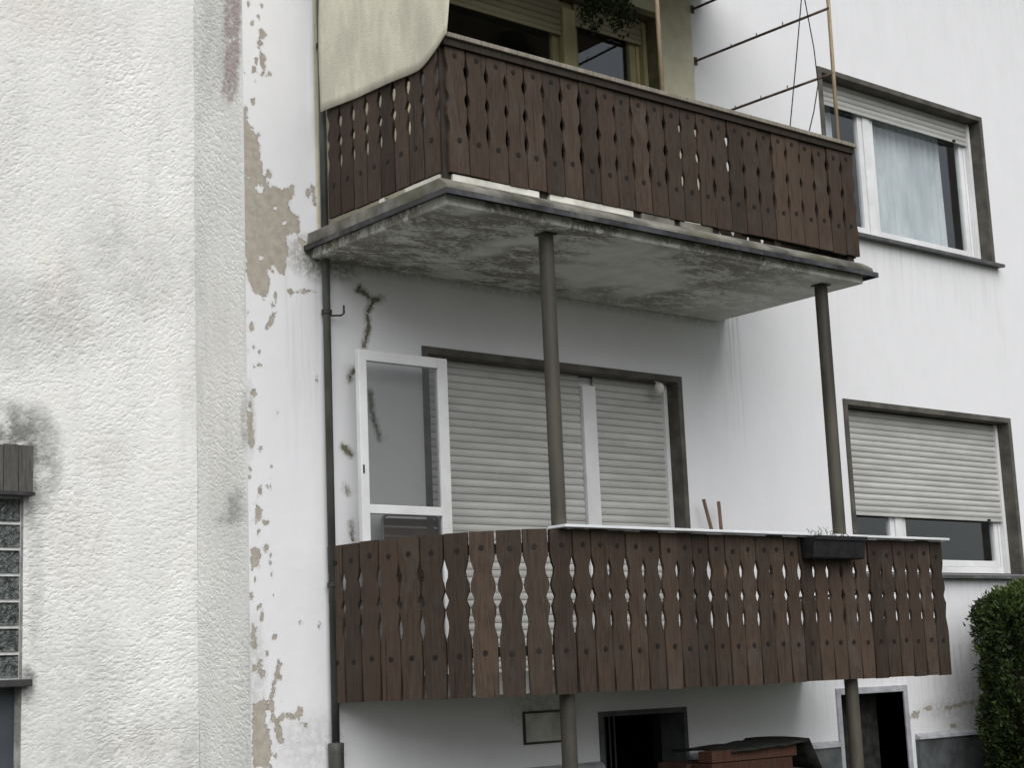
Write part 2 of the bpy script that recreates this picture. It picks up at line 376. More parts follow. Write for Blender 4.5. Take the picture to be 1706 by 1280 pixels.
def grid_wall(xs, zs, holes, depth, y, back):
    """front face of a wall as a grid on plane y with rectangular holes, plus the reveals of the holes"""
    nx, nz = len(xs), len(zs); X, Z = np.meshgrid(xs, zs); V = np.stack([X.ravel(), np.full(X.size, y), Z.ravel()], 1)
    cx = (xs[:-1]+xs[1:])/2; cz = (zs[:-1]+zs[1:])/2; CX, CZ = np.meshgrid(cx, cz); keep = np.ones_like(CX, bool)
    for (a, b, c, d) in holes: keep &= ~((CX > a) & (CX < b) & (CZ > c) & (CZ < d))
    j, i = np.nonzero(keep); b0 = j*nx+i
    F = np.stack([b0, b0+1, b0+nx+1, b0+nx], 1)
    used = np.unique(F); rem = -np.ones(len(V), int); rem[used] = np.arange(len(used)); V = V[used]; F = rem[F]
    v = V.tolist(); f = F.tolist()
    for (a, b, c, d), dp in zip(holes, depth):
        k = len(v); v += [[a,y,c],[b,y,c],[b,y,d],[a,y,d],[a,y+dp,c],[b,y+dp,c],[b,y+dp,d],[a,y+dp,d]]
        f += [[k,k+4,k+5,k+1],[k+1,k+5,k+6,k+2],[k+2,k+6,k+7,k+3],[k+3,k+7,k+4,k]]
    return v, f
def merge_lines(base, extra):
    a = np.unique(np.round(np.concatenate([base, extra]), 5)); keep = [a[0]]
    ex = set(np.round(extra, 5))
    for x in a[1:]:
        if x-keep[-1] < .004:
            if x in ex: keep[-1] = x
            continue
        keep.append(x)
    return np.array(keep)
def vnoise(a, b, seed):                                   # smooth 2-D value noise, 0..1
    r = np.random.default_rng(seed).random((512, 512)); ia = np.floor(a).astype(int); ib = np.floor(b).astype(int); fa = a-ia; fb = b-ib
    fa = fa*fa*(3-2*fa); fb = fb*fb*(3-2*fb); g_ = lambda i, j: r[i % 512, j % 512]
    return (g_(ia, ib)*(1-fa)+g_(ia+1, ib)*fa)*(1-fb)+(g_(ia, ib+1)*(1-fa)+g_(ia+1, ib+1)*fa)*fb
def thrown(a, z, seed):                                   # relief of the thrown render in metres
    k = np.clip((z-.4)/1.5, 0, 1); t = math.radians(32)
    u1, v1 = a*math.cos(t)+z*math.sin(t), -a*math.sin(t)+z*math.cos(t)
    hi = .5*vnoise(u1*38, v1*70, seed)+.5*vnoise(u1*75, v1*118, seed+1)
    lo = .5*vnoise(a*34, z*76, seed+2)+.5*vnoise(a*70, z*120, seed+3)
    n_ = hi*k+lo*(1-k); big = vnoise(a*3.1, z*2.7, seed+4)-.5
    amp = .0016+.0020*np.clip(vnoise(a*2.3, z*1.9, seed+5)*1.6-.3, 0, 1)
    return amp*np.clip((n_-.40)/.28, -1, .6)+.012*big
def set_attr(me, name, vals):
    at = me.attributes.new(name, 'FLOAT', 'POINT'); at.data.foreach_set('value', np.asarray(vals, np.float32))

# =================================================================== ground
GZ = -2.1
g = MB().poly([(-600,-600,GZ),(600,-600,GZ),(600,600,GZ),(-600,600,GZ)])
structure(put('ground', g.mesh('ground', GROUND)))

# =================================================================== main house
HOUSE = thing('apartment_house', 'white rendered apartment house with two brown board balconies and roller shutter windows', 'house', (4.5, 0, GZ))
RW = (5.363, 7.635); RWU = (2.972, 4.327); RWL = (0.222, 1.577)
BW = (1.257, 3.56); BWL = (-.50, 1.593); BWU = (2.25, 4.343)
DOOR = (5.06, 5.82, -1.95, -.70); BAS = (2.63, 3.385, -1.32, -.745)
holes = [(RW[0], RW[1], *RWU), (RW[0], RW[1], *RWL), (BW[0], BW[1], *BWL), (BW[0], BW[1], *BWU), DOOR, BAS]
depths = [.225, .225, .225, .225, .30, .22]
xs = merge_lines(np.concatenate([np.arange(0, .95, .012), np.arange(.95, 10.01, .06)]), np.array([h for q in holes for h in q[:2]]+[3.90, 3.912]))
zs = merge_lines(np.concatenate([np.arange(-2.1, -1.2, .08), np.arange(-1.2, 4.2, .015), np.arange(4.2, 7.6, .08)]), np.array([h for q in holes for h in q[2:]]+[2.12]))
v, f = grid_wall(xs, zs, holes, depths, 0.0, 0)
b = MB(); b.v = v; b.f = f; b.m = [0]*len(f)
me = b.mesh('wall', FACADE)
P = np.array(v)[:, [0, 2]]; yv = np.array(v)[:, 1]
W = lambda pts: [on_y(x, y)[[0, 2]] for x, y in pts]
peel = np.where(P[:, 0] < .30, -.019-.13*P[:, 0], -.5)
near = (P[:, 0] < 1.0)
def add_peel(fn, mask=None):
    m = near if mask is None else mask
    peel[m] = np.maximum(peel[m], fn(P[m]))
polys = [
 [(404,175),(412,200),(432,235),(438,290),(450,310),(470,314),(488,308),(490,325),(480,345),(497,360),(500,388),(478,392),(482,418),(474,460),(465,455),(455,440),(448,452),(450,485),(440,498),(420,485),(412,470),(408,440),(407,400),(404,340),(402,280)],
 [(430,45),(440,50),(446,60),(437,64),(433,58)], [(433,85),(443,90),(442,128),(434,126)],
 [(463,515),(455,540),(443,552),(440,545),(452,525)],
 [(410,684),(420,686),(423,720),(424,745),(412,742)], [(424,838),(438,850),(440,868),(426,872)], [(417,910),(431,915),(432,945),(418,950)],
 [(417,1036),(427,1042),(428,1078),(418,1082)], [(420,1170),(440,1165),(445,1210),(453,1240),(450,1280),(420,1280)],
 [(426,1100),(434,1098),(443,1125),(440,1135),(430,1122)], [(462,1104),(471,1106),(466,1128),(456,1142),(457,1128)],
 [(455,1200),(464,1206),(476,1240),(470,1243),(458,1225)],
 [(484,360),(500,366),(499,392),(486,388)], [(518,308),(527,312),(527,345),(520,335)],
]
for q in polys: add_peel(lambda PP, q=q: poly_sd(PP, W(q))-.004)
for q, wd in [([(455,1205),(475,1195),(500,1190)],.012), ([(500,1180),(497,1200),(510,1210)],.008), ([(456,1140),(452,1165),(455,1200)],.012),
              ([(432,68),(433,84)],.008), ([(498,395),(512,420)],.014), ([(480,485),(527,485)],.004)]:
    add_peel(lambda PP, q=q, wd=wd: line_sd(PP, W(q), wd))
fr = np.random.default_rng(5)
for k in range(118):                                  # small ragged flakes scattered down the corner and beside the pipe
    cx_ = abs(fr.normal(0, .11))+.006 if k < 115 else .49-abs(fr.normal(0, .03)); cz_ = fr.choice([3.3, 2.2, 1.7, .9, -.2, -.7])+fr.normal(0, .38); r_ = fr.uniform(.004, .017)*(1.4 if k % 9 == 0 else 1); e_ = fr.uniform(.45, 1.0)
    m_ = near & (np.abs(P[:, 0]-cx_) < .12) & (np.abs(P[:, 1]-cz_) < .12)
    q_ = P[m_]-np.array((cx_, cz_)); peel[m_] = np.maximum(peel[m_], r_*1.3-np.sqrt((q_[:, 0]/e_)**2+q_[:, 1]**2))
# holes of sound paint left inside the large patch
for (x, y, r) in [(432,314,.03),(460,347,.014),(474,372,.016),(412,292,.012),(436,430,.016)]:
    c = on_y(x, y)[[0, 2]]; peel = np.minimum(peel, np.linalg.norm(P-c, axis=1)-r)
# dark crumbling streaks on the wall inside the lower balcony
mossy = [([(600,478),(612,492),(622,502),(612,520),(614,545),(606,578)],.016), ([(618,500),(640,497),(660,492)],.018), ([(596,482),(606,486)],.02),
         ([(588,618),(582,632)],.018), ([(616,655),(620,690),(632,730)],.018), ([(572,745),(584,757)],.02), ([(574,812),(580,822)],.014),
         ([(584,872),(588,900)],.014), ([(540,455),(545,480),(540,500)],.012)]
moss = np.zeros(len(P))
for q, wd in mossy:
    add_peel(lambda PP, q=q, wd=wd: line_sd(PP, W(q), wd*1.5)-.016)
    moss[near] = np.maximum(moss[near], np.clip((line_sd(P[near], W(q), wd)+.02)/.03, 0, 1))
br = (P[:, 0] > 5.7) & (P[:, 0] < 7.2) & (P[:, 1] < -.5)
for q, wd in [([(1518,1195),(1530,1190)],.022), ([(1540,1182),(1552,1178)],.016), ([(1575,1180),(1600,1176),(1640,1166)],.010), ([(1585,1212),(1595,1210)],.012)]:
    add_peel(lambda PP, q=q, wd=wd: line_sd(PP, W(q), wd), br)
dirt_tone = np.zeros(len(P))
for (x, y, rx, rz, k) in [(530,430,.25,.16,.9),(560,440,.2,.12,.8),(415,700,.05,.25,.5),(425,1120,.08,.35,.35),(1630,1200,.5,.5,.35),(1600,1180,.6,.12,.4),
                          (1640,1100,.25,.4,.4),(520,1240,.3,.2,.3),(905,1185,.35,.12,.5)]:
    c = on_y(x, y)[[0, 2]]; dirt_tone = np.maximum(dirt_tone, k*blob(P, c, rx, rz))
dirt_tone = np.maximum(dirt_tone, .75*np.clip((P[:, 1]-1.98)/.1, 0, 1)*(P[:, 1] < 2.12)*(P[:, 0] > .4)*(P[:, 0] < 4.0))  # darker band along the wall directly below the upper slab
cream = ((P[:, 0] > .5) & (P[:, 0] < 3.906) & (P[:, 1] > 2.1)).astype(float)
drip = np.zeros(len(P))
def add_drip(x0, x1, zt, ln_, k):
    m = (P[:, 0] > x0) & (P[:, 0] < x1) & (P[:, 1] < zt) & (P[:, 1] > zt-ln_)
    drip[m] = np.maximum(drip[m], k*(1-(zt-P[m, 1])/ln_))
for z_ in (RWU[0]-.03, RWL[0]-.03): add_drip(RW[0]-.08, RW[1]+.08, z_, .75, .25)
add_drip(RW[0]-.09, RW[0]+.05, RWU[0], 1.0, .4); add_drip(RW[1]-.05, RW[1]+.09, RWU[0], 1.0, .4)
add_drip(3.95, 4.2, 2.2, 1.3, .7); add_drip(.25, .5, 2.15, 1.6, .35); add_drip(4.2, 10, 7.5, 3.2, .35); add_drip(0, .5, 7.5, 4.5, .3); add_drip(4.7, 10, -.35, .75, .5)
for nm, a in (('peel', peel), ('dirt_tone', dirt_tone), ('moss', moss), ('cream', cream), ('drip', drip)): set_attr(me, nm, a)
put('wall', me, HOUSE)

# short return of the outer corner, rough render
RY = .585
xs2 = np.linspace(0, RY+.012, 74); zs2 = np.concatenate([np.arange(-2.1, -1.1, .05), np.arange(-1.1, 3.9, .008), np.arange(3.9, 7.6, .05)])
Yg, Zg = np.meshgrid(xs2, zs2); nx = len(xs2)
ed = np.clip(Yg.ravel()/.03, 0, 1)*np.clip((RY+.012-Yg.ravel())/.02, 0, 1)
vv = np.stack([-thrown(Yg.ravel(), Zg.ravel(), 31)*ed, Yg.ravel(), Zg.ravel()], 1); j, i = np.nonzero(np.ones((len(zs2)-1, nx-1), bool)); b0 = j*nx+i
b = MB(); b.v = vv.tolist(); b.f = np.stack([b0, b0+nx, b0+nx+1, b0+1], 1).tolist(); b.m = [0]*len(b.f)
me = b.mesh('side_wall', ROUGH); Pq = vv[:, 1:]
q = lambda x, y: on_x(x, y, 0.0)[1:]
red = np.zeros(len(Pq)); dd = np.zeros(len(Pq)); ye = np.clip(blob(Pq, q(370, 640), .3, .9), 0, 1)*.25
red = np.maximum(red, np.clip(line_sd(Pq, [q(389, -40), q(387, 100), q(384, 145)], .12)/.06, 0, 1))
dd = np.maximum(dd, .18*np.clip(line_sd(Pq, [q(335, -40), q(330, 300), q(335, 500)], .10)/.10, 0, 1))  # faint darker line down the inner corner
for (x, y, rx, rz, k) in [(392,845,.14,.12,.55),(410,700,.06,.2,.5),(360,60,.4,.5,.25),(385,862,.2,.05,.6)]: dd = np.maximum(dd, k*blob(Pq, q(x, y), rx, rz))
for nm, a in (('dirt_tone', dd), ('moss', red), ('cream', ye)): set_attr(me, nm, a)
put('side_wall', me, HOUSE)
# far end wall, back wall and flat roof, out of view
b = MB().box(9.99, 10.2, .01, 9, GZ, 7.55).box(.01, 9.98, 8.8, 9, GZ, 7.55); put('back_wall', b.mesh('back_wall', CONC), HOUSE)
b = MB().box(-.35, 10.5, -.6, 9.3, 7.56, 7.8); put('roof', b.mesh('roof', SCREED), HOUSE)
# plinth with a pale weathered top edge, broken at the openings
for (x0, x1) in ((0.0, 2.60), (3.41, 4.99), (5.93, 9.99)):
    pl = put('plinth', MB().box(x0, x1, -.035, -.002, GZ, -1.075).mesh('plinth', PLINTH), HOUSE)
    put('plinth_edge', MB().prism([(x0,-.05,-1.073),(x0,-.003,-1.073),(x0,-.003,-1.03),(x0,-.04,-1.05)], (x1-x0, 0, 0)).mesh('plinth_edge', CONC), pl)

# ---- windows
def slat_mesh(length, hgt, mat):
    prof = [(.006,.000),(-.001,.003),(-.006,hgt*.3),(-.007,hgt*.55),(-.004,hgt*.86),(.001,hgt*.93),(.001,hgt*1.02),(.006,hgt*1.02)]
    return MB().prism([(0, p[0], p[1]) for p in prof], (length, 0, 0)).mesh('slat', mat)
def slats(parent, x0, x1, y, ztop, zbot, mat, pitch=.048):
    me = slat_mesh(x1-x0, pitch*.955, mat); n = int(round((ztop-zbot)/pitch))
    for k in range(n): put('slat', me, parent, (x0, y+random.uniform(-.0006, .0006), zbot+k*pitch), (random.uniform(-.012, .012), 0, random.uniform(-.0006,.0006)))
    put('shutter_end_bar', MB().box(x0, x1, y-.008, y+.006, zbot-.03, zbot-.002).mesh('shutter_end_bar', mat), parent, bevel=.002)
def ring(b, x0, x1, z0, z1, wd, y0, y1, bottom=None):
    wb = wd if bottom is None else bottom
    b.box(x0, x0+wd, y0, y1, z0, z1); b.box(x1-wd, x1, y0, y1, z0, z1)
    b.box(x0+wd, x1-wd, y0, y1, z1-wd, z1); b.box(x0+wd, x1-wd, y0, y1, z0, z0+wb); return b
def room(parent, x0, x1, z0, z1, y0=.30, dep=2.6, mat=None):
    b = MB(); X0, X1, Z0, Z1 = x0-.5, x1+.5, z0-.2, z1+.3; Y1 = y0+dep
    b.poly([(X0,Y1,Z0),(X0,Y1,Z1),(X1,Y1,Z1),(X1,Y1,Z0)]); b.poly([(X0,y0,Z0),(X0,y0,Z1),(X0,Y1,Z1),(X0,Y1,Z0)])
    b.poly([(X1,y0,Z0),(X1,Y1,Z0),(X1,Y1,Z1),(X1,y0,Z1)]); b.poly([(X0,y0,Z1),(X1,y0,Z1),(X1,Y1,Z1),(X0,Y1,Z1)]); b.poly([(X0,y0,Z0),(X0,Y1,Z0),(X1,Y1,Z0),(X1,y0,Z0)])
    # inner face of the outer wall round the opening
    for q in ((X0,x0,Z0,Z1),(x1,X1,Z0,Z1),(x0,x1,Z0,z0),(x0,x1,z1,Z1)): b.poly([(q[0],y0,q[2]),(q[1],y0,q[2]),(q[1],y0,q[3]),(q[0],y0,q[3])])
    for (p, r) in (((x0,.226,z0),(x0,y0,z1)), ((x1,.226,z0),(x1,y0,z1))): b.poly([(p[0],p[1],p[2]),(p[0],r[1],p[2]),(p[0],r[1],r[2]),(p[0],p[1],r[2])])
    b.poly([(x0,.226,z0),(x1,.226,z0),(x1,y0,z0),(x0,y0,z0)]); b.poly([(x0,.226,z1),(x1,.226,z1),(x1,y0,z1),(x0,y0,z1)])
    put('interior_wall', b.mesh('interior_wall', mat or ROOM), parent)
def curtain(parent, x0, x1, z0, z1, y, mat):
    n = 90; v = []; f = []
    for i in range(n+1):
        x = x0+(x1-x0)*i/n; yy = y+.018*math.sin(i*.9+.4*math.sin(i*.37))+.008*math.sin(i*2.3)
        for k in range(5): v.append((x, yy*(1)+.004*k, z0+(z1-z0)*k/4))
    for i in range(n):
        for k in range(4): f.append((i*5+k, i*5+5+k, i*5+6+k, i*5+1+k))
    b = MB(); b.v = v; b.f = f; b.m = [0]*len(f); put('curtain', b.mesh('curtain', mat, True), parent)

def right_window(zr, shut_bot, lbl, curt):
    x0, x1 = RW; z0, z1 = zr
    # the surround is the part the window hangs on: flush dark band and dark reveals
    b = MB(); ring(b, x0-.001, x1+.001, z0, z1+.001, .045, -.014, .222, .004)
    wdw = put('window', b.mesh('window', SURR), HOUSE, label=lbl, bevel=.002)
    i0, i1, t, bt = x0+.047, x1-.047, z1-.047, z0+.006
    b = MB(); ring(b, i0, i1, bt, t, .06, .140, .200); put('frame', b.mesh('frame', PVC), wdw, bevel=.004)
    xm = 6.135
    put('mullion', MB().box(xm-.045, xm+.045, .135, .199, bt+.061, t-.061).mesh('mullion', PVC), wdw, bevel=.004)
    for (a, c) in ((i0+.062, xm-.047), (xm+.047, i1-.062)):
        b = MB(); ring(b, a, c, bt+.062, t-.062, .055, .147, .195); put('sash', b.mesh('sash', PVC), wdw, bevel=.005)
        put('pane', MB().box(a+.05, c-.05, .169, .173, bt+.115, t-.115).mesh('pane', GLASS), wdw)
    for xx in (i0+.001, i1-.036): put('shutter_guide', MB().box(xx, xx+.035, .095, .139, bt, t).mesh('shutter_guide', PVC), wdw, bevel=.003)
    slats(wdw, i0+.012, i1-.012, .117, t, shut_bot, SHUT)
    put('shutter_stop', MB().box(i1-.26, i1-.23, .093, .107, shut_bot-.028, shut_bot-.012).mesh('shutter_stop', BLACKP), wdw)
    put('sill', MB().prism([(x0-.05,-.075,z0-.045),(x0-.05,.135,z0-.03),(x0-.05,.135,z0+.004),(x0-.05,-.075,z0-.018)], (x1-x0+.1, 0, 0)).mesh('sill', SILL), wdw)
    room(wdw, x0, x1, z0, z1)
    if curt:
        curtain(wdw, xm+.02, i1-.27, bt+.02, t+.05, .255, CURT); curtain(wdw, i0+.02, xm-.32, bt+.02, t+.05, .255, CURT)
    return wdw
right_window(RWU, 4.105, 'upper right window with pale sheer curtain and shutter nearly up', True)
right_window(RWL, 0.71, 'lower right window with grey shutter three quarters down', False)

def balcony_window(zr, lower):
    x0, x1 = BW; z0, z1 = zr
    fm, sm = (PVC, SHUT) if lower else (OLIVE, SHUTY)  # upper window gets yellow-olive frames and slats
    b = MB(); ring(b, x0-.001, x1+.001, z0+.001, z1+.001, .045, -.012, .222, .004)
    wdw = put('window', b.mesh('window', SURR if lower else m_simple('olive_surround', (.17, .155, .09), .7, 0, .2, 6)), HOUSE, label='balcony window with its grey shutters closed' if lower else 'yellow-olive balcony window with its shutter half down', bevel=.002)
    i0, i1, t, bt = x0+.047, x1-.047, z1-.047, z0+.01
    b = MB(); ring(b, i0, i1, bt, t, .065, .145, .20); put('frame', b.mesh('frame', fm), wdw, bevel=.004)
    xm = 2.745
    put('mullion', MB().box(xm-.06, xm+.06, .085 if lower else .10, .199, bt+.066, t-.066).mesh('mullion', fm), wdw, bevel=.005)
    for (a, c) in ((i0+.067, xm-.062), (xm+.062, i1-.067)):
        b = MB(); ring(b, a, c, bt+.067, t-.067, .06, .152, .195); put('sash', b.mesh('sash', fm), wdw, bevel=.005)
        put('pane', MB().box(a+.055, c-.055, .172, .176, bt+.12, t-.12).mesh('pane', GLASS), wdw)
    for xx in (i0+.001, i1-.036): put('shutter_guide', MB().box(xx, xx+.035, .095, .143, bt, t).mesh('shutter_guide', fm), wdw, bevel=.003)
    if lower:
        slats(wdw, i0+.012, xm-.066, .120, t, bt+.03, sm); slats(wdw, xm+.066, i1-.012, .120, t, bt+.03, sm)
    else:
        slats(wdw, i0+.012, xm-.066, .120, t, 4.045, sm); slats(wdw, xm+.066, i1-.012, .120, t, 4.15, sm)
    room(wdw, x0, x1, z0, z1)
    return wdw
balcony_window(BWL, True); balcony_window(BWU, False)

# basement opening, door and small hatch
x0, x1, z0, z1 = BAS
b = MB(); ring(b, x0-.03, x1+.03, z0, z1+.03, .034, -.012, .215, .005); bw = put('basement_window', b.mesh('basement_window', PLINTH), HOUSE)
room(bw, x0, x1, z0, z1, .30, 1.5, FELT_DARK)  # near-black walls: the basement's shade is put into their colour
b = MB()
for k in range(5): b.tube([(x0+.04+k*.045, .12, z0+.01), (x0+.04+k*.045, .12, z1-.01)], .007, 6)
put('grille', b.mesh('grille', PIPE), bw)
x0, x1, z0, z1 = DOOR
b = MB(); b.box(x0-.05, x0, -.014, .30, z0, z1+.05); b.box(x1, x1+.05, -.014, .30, z0, z1+.05); b.box(x0, x1, -.014, .30, z1, z1+.05)
dw = put('door_frame', b.mesh('door_frame', CONC), HOUSE, bevel=.004)
put('door', MB().box(x0+.002, x1-.002, .26, .295, z0, z1-.002).mesh('door', FELT_DARK), dw)  # door coloured near black to stand in for the dark recess
b = MB(); hx0, hz0, hx1, hz1 = 1.955, -.89, 2.28, -.685
ring(b, hx0, hx1, hz0, hz1, .014, -.014, -.002); hh = put('wall_hatch', b.mesh('wall_hatch', STEEL), HOUSE)
put('hatch_lid', MB().box(hx0+.016, hx1-.016, -.010, -.002, hz0+.016, hz1-.016).mesh('hatch_lid', m_simple('pale_lid', (.60, .59, .55), .8)), hh)

# ---- downpipe
b = MB(); px, py = .528, -.042
b.tube([(px, py, 7.5), (px, py, -.80)], .023, 14); dp = put('downpipe', b.mesh('downpipe', PIPE, True), HOUSE)
put('standpipe', MB().tube([(px, py, -.795), (px, py, -.80), (px, py, -.85), (px, py, GZ)], [.030, .047, .045, .045], 14).mesh('standpipe', PIPE, True), dp)
for z in (1.72, .1, 3.4):
    put('pipe_clip', MB().tube([(px, py, z-.012), (px, py, z+.012)], .032, 14).box(px-.008, px+.008, py+.03, -.002, z-.012, z+.012).mesh('pipe_clip', DARKM), dp)
put('wall_hook', MB().tube([(px+.02, py, 1.70), (px+.09, py-.02, 1.705), (px+.11, py-.02, 1.72), (px+.11, py-.02, 1.77)], .006, 6).mesh('wall_hook', DARKM), dp)

# ---- balcony boards
def board_mesh(name, H, wd, cuts, taper, th=.020, nail=(.105, .74), seed=0, gapw=.0015):
    r = random.Random(seed); pts = []
    def half(t):
        h = wd/2-gapw
        for (c, a, z) in cuts:
            u = (t-c)/a
            if abs(u) < 1: h -= z*(0.5+0.5*math.cos(math.pi*u))
        if t > .76: h -= taper*(t-.76)/.24
        return h
    ts = [0, .12, .16, .20, .235, .27, .305, .335, .36, .385, .41, .435, .46, .50, .535, .57, .605, .64, .68, .76, 1.0]
    rt_ = [(half(t)+r.uniform(-.0012, .0012), (1-t)*H) for t in ts]
    lf_ = [(-half(t)+r.uniform(-.0012, .0012), (1-t)*H) for t in ts][::-1]
    out = [(x, -th, z) for x, z in rt_+lf_]
    b = MB(); b.prism(out, (0, th, 0)); b.mi = 1
    for t in nail:
        cx, cz = r.uniform(-.008, .008), (1-t)*H+r.uniform(-.01, .01)
        b.tube([(cx, -th-.004, cz), (cx, -th+.004, cz)], .0150, 8)
    me = b.mesh(name, [BOARD, NAIL]); return me
CUT_L = [(.245, .085, .021), (.41, .055, .020), (.565, .095, .016)]
CUT_U = [(.21, .085, .016), (.44, .075, .017), (.655, .095, .016)]
def boards_for(H, wd, cuts, taper, k=7, seed=0, gap=.0015): return [board_mesh('board', H+random.uniform(-.002, .002), wd, cuts, taper, seed=seed+i, gapw=gap) for i in range(k)]

# ---- upper balcony
up_b = MB().box(.447, 3.993, -1.34, -.003, 2.045, 2.111)
UB = put('balcony', up_b.mesh('balcony', SLAB), HOUSE, label='upper balcony with flaking slab underside and straight board railing', bevel=.012)
b = MB(); b.box(.40, 4.075, -1.405, -.004, 2.1125, 2.120)
b.box(.40, 4.075, -1.405, -1.40, 2.088, 2.1124); b.box(.40, .405, -1.399, -.004, 2.088, 2.1124); b.box(4.07, 4.075, -1.399, -.004, 2.088, 2.1124)
put('drip_sheet', b.mesh('drip_sheet', DRIP), UB)
b = MB(); b.prism([(.425,-1.385,2.121),(.425,-.005,2.121),(.425,-.005,2.200),(.425,-1.31,2.200),(.425,-1.385,2.150)], (3.625, 0, 0)); put('screed', b.mesh('screed', SCREED), UB, bevel=.008)
for (a, c, m) in ((.56, 1.185, KERB), (1.265, 1.93, KERB), (2.0, 2.28, SCREED), (2.33, 2.62, SCREED)):
    put('kerb', MB().box(a, c, -1.262, -1.16, 2.19, 2.2575).mesh('kerb', m), UB, bevel=.004)
put('kerb', MB().box(.497, .555, -1.22, -.90, 2.19, 2.2575).mesh('kerb', KERB), UB, bevel=.004)
put('kerb', MB().box(.497, .53, -.70, -.65, 2.19, 2.2575).mesh('kerb', KERB), UB, bevel=.004)
UYF, UZ0, UZ1 = -1.25, 2.262, 3.025
bm = boards_for(UZ1-UZ0, .1415, CUT_U, .002, 7, 10, .0022)
for k in range(25):
    x = .533+.1415*(k+.5)
    put('board', random.choice(bm), UB, (x, UYF+random.uniform(-.002, .002), UZ0+random.uniform(-.006, .004)), (random.uniform(-.006, .006), random.uniform(-.007, .007), random.uniform(-.012, .012)))
bs = boards_for(UZ1-UZ0, .1375, [(c, a*1.15, z*1.15) for c, a, z in CUT_L], .002, 5, 40, .0045)
for k in range(8):
    y = -1.235+.1375*(k+.5)
    put('board', random.choice(bs), UB, (.512, y, UZ0+random.uniform(-.005, .005)), (0, random.uniform(-.006, .006), -math.pi/2+random.uniform(-.012, .012)))
for k in range(9):
    y = -1.235+.1375*(k+.5)
    put('board', random.choice(bs), UB, (4.06, y, UZ0), (0, 0, math.pi/2))
for z in (2.38, 2.90):
    b = MB(); b.box(.535, 4.04, UYF+.004, UYF+.034, z, z+.06); b.box(.535-.02, .535+.012, UYF+.05, -.125, z, z+.06); b.box(4.03, 4.058, UYF+.05, -.004, z, z+.06)
    put('rail', b.mesh('rail', RAILW), UB)
put('cap_rail', MB().box(.50, 4.085, -1.305, -1.205, 3.032, 3.060).mesh('cap_rail', CAPW), UB, bevel=.004)
put('top_rail', MB().box(.51, 4.07, -1.288, -1.235, 2.99, 3.0315).mesh('top_rail', RAILW), UB)
put('cap_rail', MB().box(.495, .56, -1.203, -.125, 3.032, 3.058).mesh('cap_rail', CAPW), UB, bevel=.004)
put('cap_rail', MB().box(4.02, 4.085, -1.203, -.005, 3.032, 3.058).mesh('cap_rail', CAPW), UB, bevel=.004)
for x in (.535, 1.225, 1.965, 2.305, 2.66, 3.25, 4.0):
    put('railing_post', MB().box(x-.03, x+.03, -1.246, -1.232, 2.19, 3.02).mesh('railing_post', RAILW), UB)
for (a, c) in ((.58, 2.42), (2.95, 3.62), (3.74, 4.02)):  # dark sheets added behind the front boards so their gaps look dark
    put('gap_sheet', MB().box(a, c, UYF+.045, UYF+.049, 2.265, 2.99).mesh('gap_sheet', DARKSHEET), UB)

# canopy slab over the upper balcony (just above the picture)
put('canopy_slab', MB().box(.40, 4.05, -1.55, -.003, 4.61, 4.76).mesh('canopy_slab', SLAB), HOUSE, bevel=.01, label='roof slab with brown boarded underside over the upper balcony')
cbm = MB().box(0, .108, -1.53, -.006, 4.588, 4.609).mesh('ceiling_board', CEILW)
CAN = [o for o in COL.objects if o.name == 'canopy_slab'][0]
for k in range(32): put('ceiling_board', cbm, CAN, (.42+k*.112, 0, random.uniform(0, .002)))

# ---- lower balcony: quarter ellipse plan, then straight
EA, EB, EX0, LX1 = .75, 1.25, .548, 4.70
LZ0, LZ1 = -.572, .325
def arc_pts(a, bb, n=40): return [(EX0+EA-a*math.cos(t), -bb*math.sin(t)) for t in np.linspace(0, math.pi/2, n)]
pl_in = arc_pts(EA-.04, EB-.04)
outl = [(x, y, -.56) for x, y in pl_in] + [(LX1-.05, -EB+.04, -.56), (LX1-.05, -.003, -.56)]
outl[0] = (outl[0][0], -.003, -.56)
LB = put('balcony', MB().prism(outl, (0, 0, .12)).mesh('balcony', SLAB), HOUSE, label='lower balcony with rounded end and fanned board railing')
arc = np.array(arc_pts(EA, EB, 600)); s = np.concatenate([[0], np.cumsum(np.linalg.norm(np.diff(arc, axis=0), axis=1))])
NB = 11; wl = s[-1]/NB
bc = boards_for(LZ1-LZ0, wl-.001, CUT_L, .0075, 6, 70, .003)
for k in range(NB):
    sc = (k+.5)*wl; x, y = np.interp(sc, s, arc[:, 0]), np.interp(sc, s, arc[:, 1])
    x2, y2 = np.interp(sc+.02, s, arc[:, 0]), np.interp(sc+.02, s, arc[:, 1]); x1, y1 = np.interp(sc-.02, s, arc[:, 0]), np.interp(sc-.02, s, arc[:, 1])
    ang = math.atan2(y2-y1, x2-x1)
    put('board', random.choice(bc), LB, (x, y, LZ0+random.uniform(-.002, .002)), (random.uniform(-.005, .005), random.uniform(-.004, .004), ang+random.uniform(-.01, .01)))
bf = boards_for(LZ1-LZ0, .1358, CUT_L, .007, 9, 90, .0026)
nf = 25; x00 = EX0+EA+.004; pw = (LX1-x00)/nf
for k in range(nf):
    x = x00+pw*(k+.5)
    put('board', random.choice(bf), LB, (x, -EB-.004+random.uniform(-.0015, .0015), LZ0+random.uniform(-.003, .003)), (random.uniform(-.005, .005), random.uniform(-.006, .006), random.uniform(-.01, .01)))
